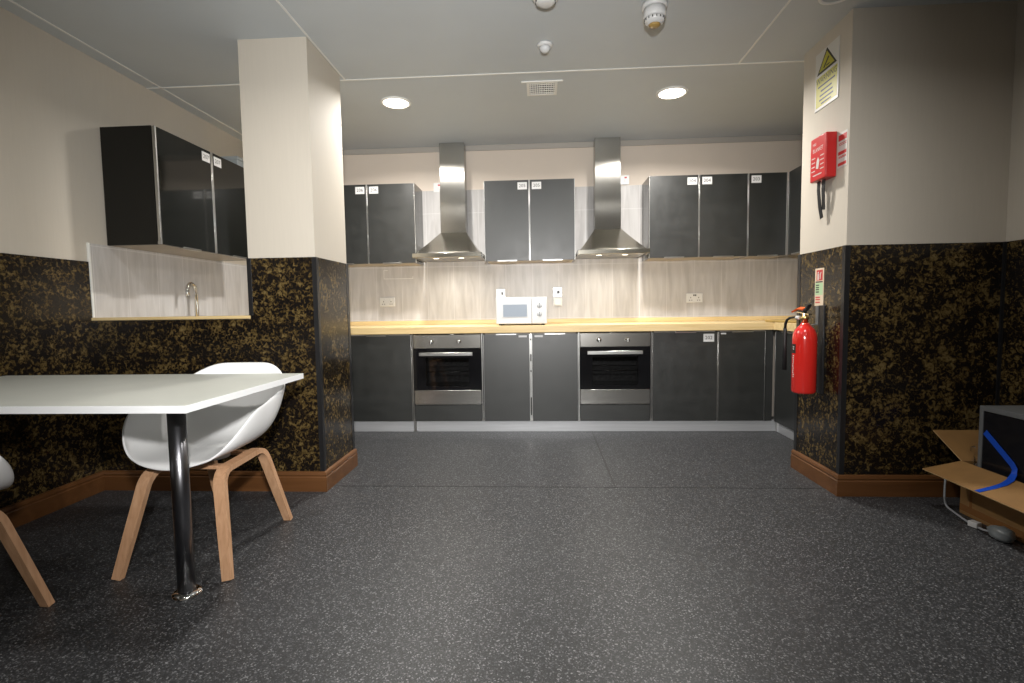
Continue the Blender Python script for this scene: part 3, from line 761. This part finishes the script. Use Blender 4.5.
# beacon / smoke sounder
r = thing('smoke_detector', 'white tapered smoke detector with amber base hanging from the ceiling', 'smoke detector', (0.590, 2.685, HC)); r.scale = (1.2, 1.2, 0.97)
MB().lathe([(0.052, 0.0), (0.052, -0.020), (0.047, -0.026)], MT['whiteplastic'], n=32).build('base', r)
MB().lathe([(0.046, -0.024), (0.047, -0.066), (0.043, -0.074)], MT['whiteplastic'], n=32).build('body', r)
b = MB(); b.lathe([(0.043, -0.074), (0.040, -0.090), (0.026, -0.104)], MT['whiteplastic'], n=32)
for k in range(16):
    a = 2*PI*k/16; b.box(-0.002, 0.002, -0.0428, -0.0395, -0.087, -0.077, MT['grille'], mx=Matrix.Rotation(a, 4, 'Z'))
b.build('vented_ring', r)
MB().lathe([(0.026, -0.103), (0.020, -0.112), (0.002, -0.114)], MT['amber'], n=24).build('lens', r)
r = thing('sprinkler_head', 'small round ceiling sensor between the vent and the top edge', 'sensor', (0.042, 3.03, HC))
MB().lathe([(0.045, 0.0), (0.043, -0.010), (0.034, -0.016)], MT['whiteplastic'], n=28).build('base', r)
MB().lathe([(0.030, -0.015), (0.029, -0.030), (0.020, -0.042), (0.002, -0.046)], MT['mwpanel'], n=24).build('lens', r)
r = thing('call_point_sounder', 'round white ceiling fitting cut by the top edge in the middle', 'ceiling fitting', (0.040, 2.56, HC))
MB().lathe([(0.066, 0.0), (0.066, -0.016), (0.058, -0.022)], MT['whiteplastic'], n=32).build('base', r)
b = MB(); b.lathe([(0.050, -0.020), (0.046, -0.042), (0.024, -0.050), (0.002, -0.050)], MT['whiteplastic'], n=32)
for k in range(10): b.box(-0.004, 0.004, -0.050, -0.046, -0.040, -0.026, MT['grille'], mx=Matrix.Rotation(2*PI*k/10, 4, 'Z'))
b.build('cap', r)
r = thing('ceiling_vent', 'small square white ceiling vent with grille between the two lit ceiling lights', 'vent', (0.026, 3.610, HC))
b = MB(); s_ = 0.105
b.box(-s_, s_, -s_, -s_+0.020, -0.008, 0, MT['white'], bev=0.002); b.box(-s_, s_, s_-0.020, s_, -0.008, 0, MT['white'], bev=0.002)
b.box(-s_, -s_+0.020, -s_+0.02, s_-0.02, -0.008, 0, MT['white']); b.box(s_-0.020, s_, -s_+0.02, s_-0.02, -0.008, 0, MT['white'])
b.build('frame', r)
b = MB(); b.box(-s_+0.02, s_-0.02, -s_+0.02, s_-0.02, -0.002, -0.0005, MT['grille'])
for k in range(11): x = -s_+0.027+k*(2*s_-0.054)/10; b.box(x-0.0025, x+0.0025, -s_+0.02, s_-0.02, -0.007, -0.002, MT['white'])
for k in range(5): y = -s_+0.04+k*(2*s_-0.08)/4; b.box(-s_+0.02, s_-0.02, y-0.003, y+0.003, -0.0065, -0.002, MT['white'])
b.build('grille', r)
MB().box(-s_-0.035, s_+0.035, -s_-0.016, -s_-0.002, -0.009, 0.0, MT['white'], bev=0.002).build('flap', r)

# ------------------------------------------------------------------ things on the nib's left face (faces -x)
SX = ((0, -1, 0), (0, 0, 1))
def sidebox(b, y0, y1, z0, z1, x, th, m, bev=0.0):
    b.box(x-th, x, min(y0, y1), max(y0, y1), z0, z1, m, bev=bev); return b
# warning sign
b = MB(); sidebox(b, 2.915, 3.150, 2.168, 2.492, NX, 0.004, MT['signwhite'], 0.001)
xs = NX - 0.004
sidebox(b, 2.928, 3.137, 2.185, 2.352, xs, 0.0006, MT['yellow'])
F1 = fr((xs-0.0001, 3.0325, 2.375), *SX)
b.prism([(-0.098, -0.008), (0.098, -0.008), (0.0, 0.112)], MT['ink'], F1, 0.0008)
b.prism([(-0.076, 0.004), (0.076, 0.004), (0.0, 0.094)], MT['yellow'], fr((xs-0.0008, 3.0325, 2.375), *SX), 0.0006)
b.prism([(-0.034, 0.014), (-0.022, 0.010), (0.026, 0.052), (0.016, 0.060)], MT['ink'], fr((xs-0.0013, 3.0325, 2.375), *SX), 0.0005)
b.prism([(-0.004, 0.012), (0.030, 0.012), (0.030, 0.018), (-0.004, 0.018)], MT['ink'], fr((xs-0.0013, 3.0325, 2.375), *SX), 0.0005)
b.text('WARNING', 0.046, MT['ink'], fr((xs-0.0010, 3.0325, 2.328), *SX), sx=0.92)
for z, ww in ((2.296, 0.17), (2.268, 0.11), (2.243, 0.13), (2.219, 0.14), (2.197, 0.10)):
    sidebox(b, 3.0325-ww/2, 3.0325+ww/2, z-0.0045, z+0.0045, xs-0.0005, 0.0004, MT['ink_soft'])
tag(b.build('warning_sign'), 'yellow and white warning sign with a black triangle high on the right nib wall', 'sign')
# fire blanket
r = thing('fire_blanket', 'red fire blanket case with two black pull straps on the right nib wall', 'fire blanket', (NX, 2.998, 1.76))
b = MB(); b.box(-0.060, 0, -0.082, 0.078, -0.015, 0.228, MT['redplastic'], bev=0.006)
k_ = b.build('case', r)
Fb = lambda y, z: fr((-0.0602, y, z), *SX)
for nm, tx, sz, z, sx_ in (('printed_title', 'FIRE', 0.020, 0.190, 1.0), ('printed_word', 'BLANKET', 0.032, 0.155, 0.78)):
    MB().text(tx, sz, MT['signwhite'], Fb(-0.002 if nm == 'printed_word' else 0.035, z), sx=sx_).build(nm, k_)
for q in range(4):
    for s2 in (-1, 1): bx(-0.0608, -0.0602, -0.002+s2*0.044-0.018, -0.002+s2*0.044+0.018, 0.112-q*0.024, 0.117-q*0.024, MT['signwhite']).build('printed_line', k_)
MB().prism([(-0.016, -0.030), (0.008, -0.035), (0.018, 0.010), (0.004, 0.030), (-0.010, 0.012)], MT['signwhite'], Fb(-0.002, 0.082), 0.0006).build('printed_pictogram', k_)
bx(-0.0608, -0.0602, -0.045, 0.045, 0.014, 0.020, MT['signwhite']).build('printed_line', k_)
for yy, ln, tw in ((0.030, 0.225, 0.02), (-0.018, 0.180, -0.012)):
    MB().strip([(-0.032, yy, 0.0), (-0.035, yy, -0.06), (-0.030, yy-tw*0.4, -ln*0.7), (-0.024, yy-tw, -ln)], (0, 1, 0), 0.030, 0.003, MT['rubber']).build('pull_strap', r)
# small red and white notice
b = MB(); sidebox(b, 2.822, 2.908, 1.782, 1.968, NX, 0.0015, MT['signwhite'])
xs = NX-0.0015
for z0, z1 in ((1.924, 1.955), (1.850, 1.868), (1.792, 1.808)): sidebox(b, 2.828, 2.902, z0, z1, xs, 0.0005, MT['signred'])
for z in (1.910, 1.902, 1.840, 1.834): sidebox(b, 2.830, 2.898, z-0.0018, z+0.0018, xs, 0.0005, MT['signred'])
for z in (1.888, 1.880, 1.826, 1.819): sidebox(b, 2.840, 2.888, z-0.0012, z+0.0012, xs, 0.0005, MT['mwpanel'])
tag(b.build('safety_notice'), 'small red and white notice beside the fire blanket case', 'sign')
# extinguisher sign on the dado
xd = NX - d
b = MB(); sidebox(b, 3.008, 3.098, 1.045, 1.262, xd, 0.003, MT['signpink'], 0.0008)
xs = xd-0.003
sidebox(b, 3.018, 3.082, 1.192, 1.252, xs, 0.0006, MT['signred'])
b.lathe([(0.007, 0), (0.007, 0.0004), (0.001, 0.0005)], MT['signwhite'], mx=fr((xs-0.0006, 3.064, 1.236), *SX), n=12)
b.prism([(-0.008, -0.022), (0.008, -0.022), (0.008, 0.012), (-0.008, 0.012)], MT['signwhite'], fr((xs-0.0006, 3.064, 1.218), *SX), 0.0005)
b.prism([(-0.012, -0.020), (-0.004, -0.020), (-0.004, 0.004), (0.004, 0.016), (0.000, 0.022), (-0.012, 0.008)], MT['signwhite'], fr((xs-0.0006, 3.034, 1.220), *SX), 0.0005)
sidebox(b, 3.016, 3.090, 1.180, 1.187, xs, 0.0006, MT['ink_soft'])
sidebox(b, 3.014, 3.092, 1.108, 1.178, xs, 0.0006, MT['signgreen'])
for z in (1.165, 1.152, 1.140, 1.126): sidebox(b, 3.052, 3.086, z-0.004, z+0.003, xs-0.0005, 0.0004, MT['ink_soft'])
for z in (1.095, 1.082, 1.066): sidebox(b, 3.040, 3.088, z-0.004, z+0.003, xs-0.0002, 0.0006, MT['signred'])
o = tag(b.build('extinguisher_sign'), 'narrow red and green sign on the marbled panel above the extinguisher', 'sign')
o.location = (0, -0.012, -0.008)

# extinguisher
EX, EY, EZ = 1.522, 3.000, 0.533
ex = thing('fire_extinguisher', 'red fire extinguisher with black discharge horn hung on the right nib wall', 'fire extinguisher', (EX, EY, EZ)); ex.scale = (1, 1, 0.89)
rb = 0.064
b = MB(); b.lathe([(0.050, 0.0), (0.060, 0.004), (rb, 0.016), (rb, 0.355), (0.061, 0.385), (0.052, 0.412), (0.038, 0.432), (0.026, 0.444), (0.021, 0.458)], MT['red'], n=40)
cyl = b.build('cylinder', ex)
# printed label on the room side, curved with the body
b = MB()
def curved(a0, a1, z0, z1, m, off=0.0006):
    n = 6; v0 = []; v1 = []
    for i in range(n+1):
        a = a0 + (a1-a0)*i/n
        v0.append(b.bm.verts.new(((rb+off)*math.cos(a), (rb+off)*math.sin(a), z0))); v1.append(b.bm.verts.new(((rb+off)*math.cos(a), (rb+off)*math.sin(a), z1)))
    for i in range(n): b._f([v0[i], v0[i+1], v1[i+1], v1[i]], m, True)
dirn = math.atan2(0 - EY, 0 - EX)          # towards the camera
ab = dirn - 0.62
lb = dirn - 1.02
curved(lb-0.30, lb+0.28, 0.262, 0.322, MT['ink'])
curved(lb-0.10, lb+0.12, 0.300, 0.306, MT['signwhite'], 0.001); curved(lb-0.10, lb+0.10, 0.286, 0.292, MT['signwhite'], 0.001)
b.build('black_label', cyl)['label'] = 'black label'
b = MB()
random.seed(3)
for i in range(11):
    z = 0.245 - i*0.0135; ww = random.choice((0.10, 0.16, 0.22, 0.13)); o_ = random.uniform(-0.06, 0.06)
    curved(lb+o_-ww/2, lb+o_+ww/2, z-0.004, z+0.004, MT['signwhite'])
b.build('white_lettering', cyl)
b = MB(); b.lathe([(0.016, 0.458), (0.016, 0.478), (0.021, 0.480), (0.021, 0.498), (0.014, 0.500), (0.014, 0.520)], MT['brass'], n=20)
b.tube([(0, 0, 0.488), (-0.004, 0.045, 0.488)], 0.010, MT['brass'], 12)
vl = b.build('valve', ex)
b = MB(); b.strip([(0.005, -0.045, 0.512), (0, 0, 0.520), (-0.01, 0.060, 0.528)], (1, 0, 0), 0.022, 0.006, MT['chrome']); b.build('carry_handle', vl)
b = MB(); b.strip([(0.008, -0.036, 0.580), (0.004, -0.010, 0.550), (0, 0.016, 0.528)], (1, 0, 0), 0.022, 0.012, MT['blackplastic']); b.build('squeeze_lever', vl)
b = MB(); b.strip([(0.0, 0.010, 0.548), (-0.006, 0.060, 0.552), (-0.012, 0.110, 0.530)], (1, 0, 0.4), 0.030, 0.010, MT['orange']); b.build('safety_tag', vl)['label'] = 'orange safety tag'
b = MB(); b.lathe([(0.010, 0), (0.013, 0.006), (0.013, 0.030), (0.006, 0.034)], MT['whiteplastic'], mx=fr((-0.010, 0.042, 0.490), (1, 0, 0), (0, 0, 1)) @ Matrix.Rotation(PI, 4, 'X'), n=14); b.build('hose_collar', vl)
b = MB()
hp = [(-0.004, 0.05, 0.488), (-0.008, 0.10, 0.492), (-0.012, 0.150, 0.488), (-0.016, 0.180, 0.472), (-0.018, 0.194, 0.445), (-0.018, 0.198, 0.410)]
b.tube(hp, 0.008, MT['rubber'], 12)
hs = b.build('hose', ex)
b = MB(); b.lathe([(0.010, 0.415), (0.011, 0.400), (0.012, 0.300), (0.014, 0.125), (0.011, 0.125), (0.009, 0.30)], MT['blackplastic'], c=(-0.018, 0.199, 0), n=20, cap=False); b.build('horn', ex)
# its wall bracket
br = thing('extinguisher_bracket', 'dark wall bracket with a grey hook holding the red extinguisher', 'bracket', (NX-d, 3.0, 0.55))
b = MB(); b.box(-0.012, 0, -0.030, 0.022, -0.02, 0.49, MT['blackplastic'], bev=0.002); b.build('back_plate', br)
b = MB(); b.box(-0.0165, -0.012, 0.020, 0.048, 0.375, 0.485, MT['greyframe'], bev=0.001); b.box(-0.040, -0.0165, 0.020, 0.048, 0.375, 0.381, MT['greyframe'], bev=0.001); b.build('hook', br)
# brown board lying at the corner of the worktop
b = MB(); b.box(-0.14, 0.14, -0.20, 0.20, 0.0, 0.018, MT['brown'], bev=0.005)
o = tag(b.build('chopping_board'), 'brown wooden board lying on the worktop corner behind the extinguisher', 'board')
o.location = (2.02, 4.10, ZW+0.001); o.rotation_euler.z = math.radians(12)

# ------------------------------------------------------------------ cardboard box with a boxed appliance, right edge
bxr = thing('cardboard_box', 'open cardboard box with flaps out on the floor by the right wall', 'box', (2.085, 2.10, 0))
BX0, BX1, BY0, BY1, BH = 2.075, 2.402, 1.75, 2.575, 0.258
def L(x, y, z): return (x-2.085, y-2.10, z)
th = 0.006
b = MB()
def lbox(b, x0, x1, y0, y1, z0, z1, m): b.box(x0-2.085, x1-2.085, y0-2.10, y1-2.10, z0, z1, m)
lbox(b, BX0, BX1, BY0, BY1, 0.001, 0.006, MT['card'])
lbox(b, BX0, BX0+th, BY0, BY1, 0.006, BH, MT['card']); lbox(b, BX1-th, BX1, BY0, BY1, 0.006, BH, MT['card'])
lbox(b, BX0+th, BX1-th, BY0, BY0+th, 0.006, BH, MT['card']); lbox(b, BX0+th, BX1-th, BY1-th, BY1, 0.006, BH, MT['card'])
bd = b.build('box_body', bxr)
b = MB(); lbox(b, BX0-0.0008, BX0, BY0, BY1, 0.018, 0.050, MT['boxtape']); lbox(b, BX0-0.0008, BX0, BY1-0.070, BY1-0.055, 0.05, 0.2, MT['boxtape']); b.build('tape', bd)
def flap(p0, p1, p2, p3):
    b = MB(); P = [Vector(L(*p)) for p in (p0, p1, p2, p3)]; nrm = (P[1]-P[0]).cross(P[2]-P[1]).normalized()*0.005
    if nrm.z < 0: nrm = -nrm
    a = [b.bm.verts.new(p) for p in P]; c = [b.bm.verts.new(p+nrm) for p in P]
    b._f(a, MT['card']); b._f(c, MT['cardin'])
    for k in range(4): b._f([a[k], a[(k+1) % 4], c[(k+1) % 4], c[k]], MT['cardedge'])
    return b.build('flap', bxr)
flap((BX0, BY0, BH), (BX0, BY1, BH), (1.905, BY1+0.02, 0.212), (1.905, BY0, 0.205))
flap((BX0, BY1, BH), (BX1, BY1, BH), (BX1, 2.745, 0.372), (2.060, 2.745, 0.372))
ap = thing('appliance', 'grey cased appliance with a black glass front standing in the cardboard box', 'appliance', (2.26, 2.1, 0.007))
AX0, AX1, AY0, AY1, AZ = 2.112, 2.390, 1.90, 2.532, 0.541
def abox(b, x0, x1, y0, y1, z0, z1, m, bev=0): b.box(x0-2.26, x1-2.26, y0-2.1, y1-2.1, z0, z1, m, bev=bev)
b = MB(); abox(b, AX0+0.020, AX1, AY0, AY1, 0.0, AZ, MT['grey'], 0.004); b.build('casing', ap)
b = MB()
abox(b, AX0, AX0+0.019, AY1-0.020, AY1, 0.0, AZ, MT['greyframe'], 0.002); abox(b, AX0, AX0+0.019, AY0, AY0+0.020, 0.0, AZ, MT['greyframe'], 0.002)
abox(b, AX0, AX0+0.019, AY0+0.02, AY1-0.02, AZ-0.022, AZ, MT['greyframe'], 0.002); abox(b, AX0, AX0+0.019, AY0+0.02, AY1-0.02, 0, 0.02, MT['greyframe'], 0.002)
b.build('front_frame', ap)
b = MB(); abox(b, AX0+0.004, AX0+0.018, AY0+0.021, AY1-0.021, 0.021, AZ-0.023, MT['blackglass']); b.build('front_glass', ap)
# blue tape from the glass over the flap
b = MB()
def flz(x): return 0.212 + (BH-0.212)*(x-1.905)/(BX0-1.905) + 0.0085
tp1 = [(AX0-0.001, 2.496, 0.427), (AX0-0.001, 2.413, 0.363), (AX0-0.001, 2.351, 0.315), (AX0-0.002, 2.336, 0.297), (2.100, 2.328, 0.276), (2.054, 2.292, 0.262), (2.013, 2.276, 0.249), (1.971, 2.274, 0.236), (1.937, 2.277, 0.226), (1.906, 2.279, 0.2165)]
P = [Vector(p) for p in tp1]; wds = [Vector((0, 0.011, -0.014))]*3 + [Vector((0, 0.016, -0.008)), Vector((0.0, 0.018, 0.0)), Vector((-0.008, 0.016, -0.002)), Vector((-0.006, 0.017, -0.0018)), Vector((0.0, 0.017, 0)), Vector((0.0, 0.016, 0)), Vector((0.0, 0.016, 0))]
vs = [[b.bm.verts.new(p+w2*s2 + Vector((-0.0, 0, zz))) for s2, zz in ((-0.8, 0), (0.8, 0))] for p, w2 in zip(P, wds)]
for i in range(len(vs)-1): b._f([vs[i][0], vs[i][1], vs[i+1][1], vs[i+1][0]], MT['bluetape'], False)
o = tag(b.build('blue_tape'), 'strip of blue tape hanging from the appliance front over the box flap', 'tape')
md = o.modifiers.new('thickness', 'SOLIDIFY'); md.thickness = 0.001; md.offset = 0
# crumpled clear film beside the appliance
b = MB(); random.seed(11); n = 7; g_ = []
for i in range(n):
    row = []
    for k in range(n):
        row.append(b.bm.verts.new((2.105 + 0.05*i/(n-1) + random.uniform(-0.006, 0.006), 2.551 + random.uniform(-0.008, 0.010), 0.24 + 0.11*k/(n-1) + random.uniform(-0.006, 0.006))))
    g_.append(row)
for i in range(n-1):
    for k in range(n-1): b._f([g_[i][k], g_[i+1][k], g_[i+1][k+1], g_[i][k+1]], MT['clear'])
tag(b.build('plastic_film'), 'crumpled clear plastic film between the appliance and the back box flap', 'plastic film')
# mains cable with a paper tag, its plug in a grey bag
cb = thing('power_cable', 'grey cable with a white tag hanging from the box flap to the floor', 'cable', (2.02, 2.45, 0))
cl = lambda p: (p[0]-2.02, p[1]-2.45, p[2])
cp = [(2.068, 2.66, 0.16), (2.066, 2.66, 0.09), (2.064, 2.655, 0.035), (2.055, 2.625, 0.010), (2.040, 2.560, 0.006), (2.018, 2.470, 0.006), (2.008, 2.410, 0.006), (2.008, 2.360, 0.008), (2.010, 2.325, 0.014)]
pts = []
for i in range(len(cp)-1):
    p0, p1, p2, p3 = [Vector(cp[max(0, min(len(cp)-1, q))]) for q in (i-1, i, i+1, i+2)]
    for q in range(5):
        t = q/5; pts.append(0.5*((2*p1) + (-p0+p2)*t + (2*p0-5*p1+4*p2-p3)*t*t + (-p0+3*p1-3*p2+p3)*t**3))
pts.append(Vector(cp[-1]))
MB().tube([cl(p) for p in pts], 0.005, MT['cable'], 8).build('cord', cb)
MB().box(-0.016, 0.016, -0.020, 0.020, 0.0, 0.026, MT['paper'], bev=0.003, mx=Matrix.Translation(cl((2.008, 2.405, 0.001))) @ Matrix.Rotation(0.3, 4, 'Z')).build('paper_tag', cb)['label'] = 'white paper tag'
b = MB(); random.seed(5)
prof = [(0.006, -0.065), (0.018, -0.050), (0.030, -0.025), (0.034, 0.0), (0.032, 0.025), (0.022, 0.042), (0.004, 0.048)]
b.lathe(prof, MT['bag'], n=14, mx=Matrix.Translation(cl((2.012, 2.270, 0.028))) @ Matrix.Rotation(PI/2, 4, 'X'))
for v in b.bm.verts:
    v.co += Vector((random.uniform(-0.004, 0.004), random.uniform(-0.004, 0.004), random.uniform(-0.002, 0.003)))
    v.co.z = max(v.co.z, 0.001)
b.build('wrapped_plug', cb)

# pale outline left on the tiles above the metal socket
b = MB(); y = YB-0.0105
for x0, x1, z0, z1 in ((-1.50, -1.46, 1.425, 1.429), (-1.50, -1.496, 1.345, 1.429), (-1.50, -1.215, 1.345, 1.349), (-1.219, -1.215, 1.345, 1.368)):
    b.box(x0, x1, y-0.001, y, z0, z1, MT['white'])
struct('trim_16', b)
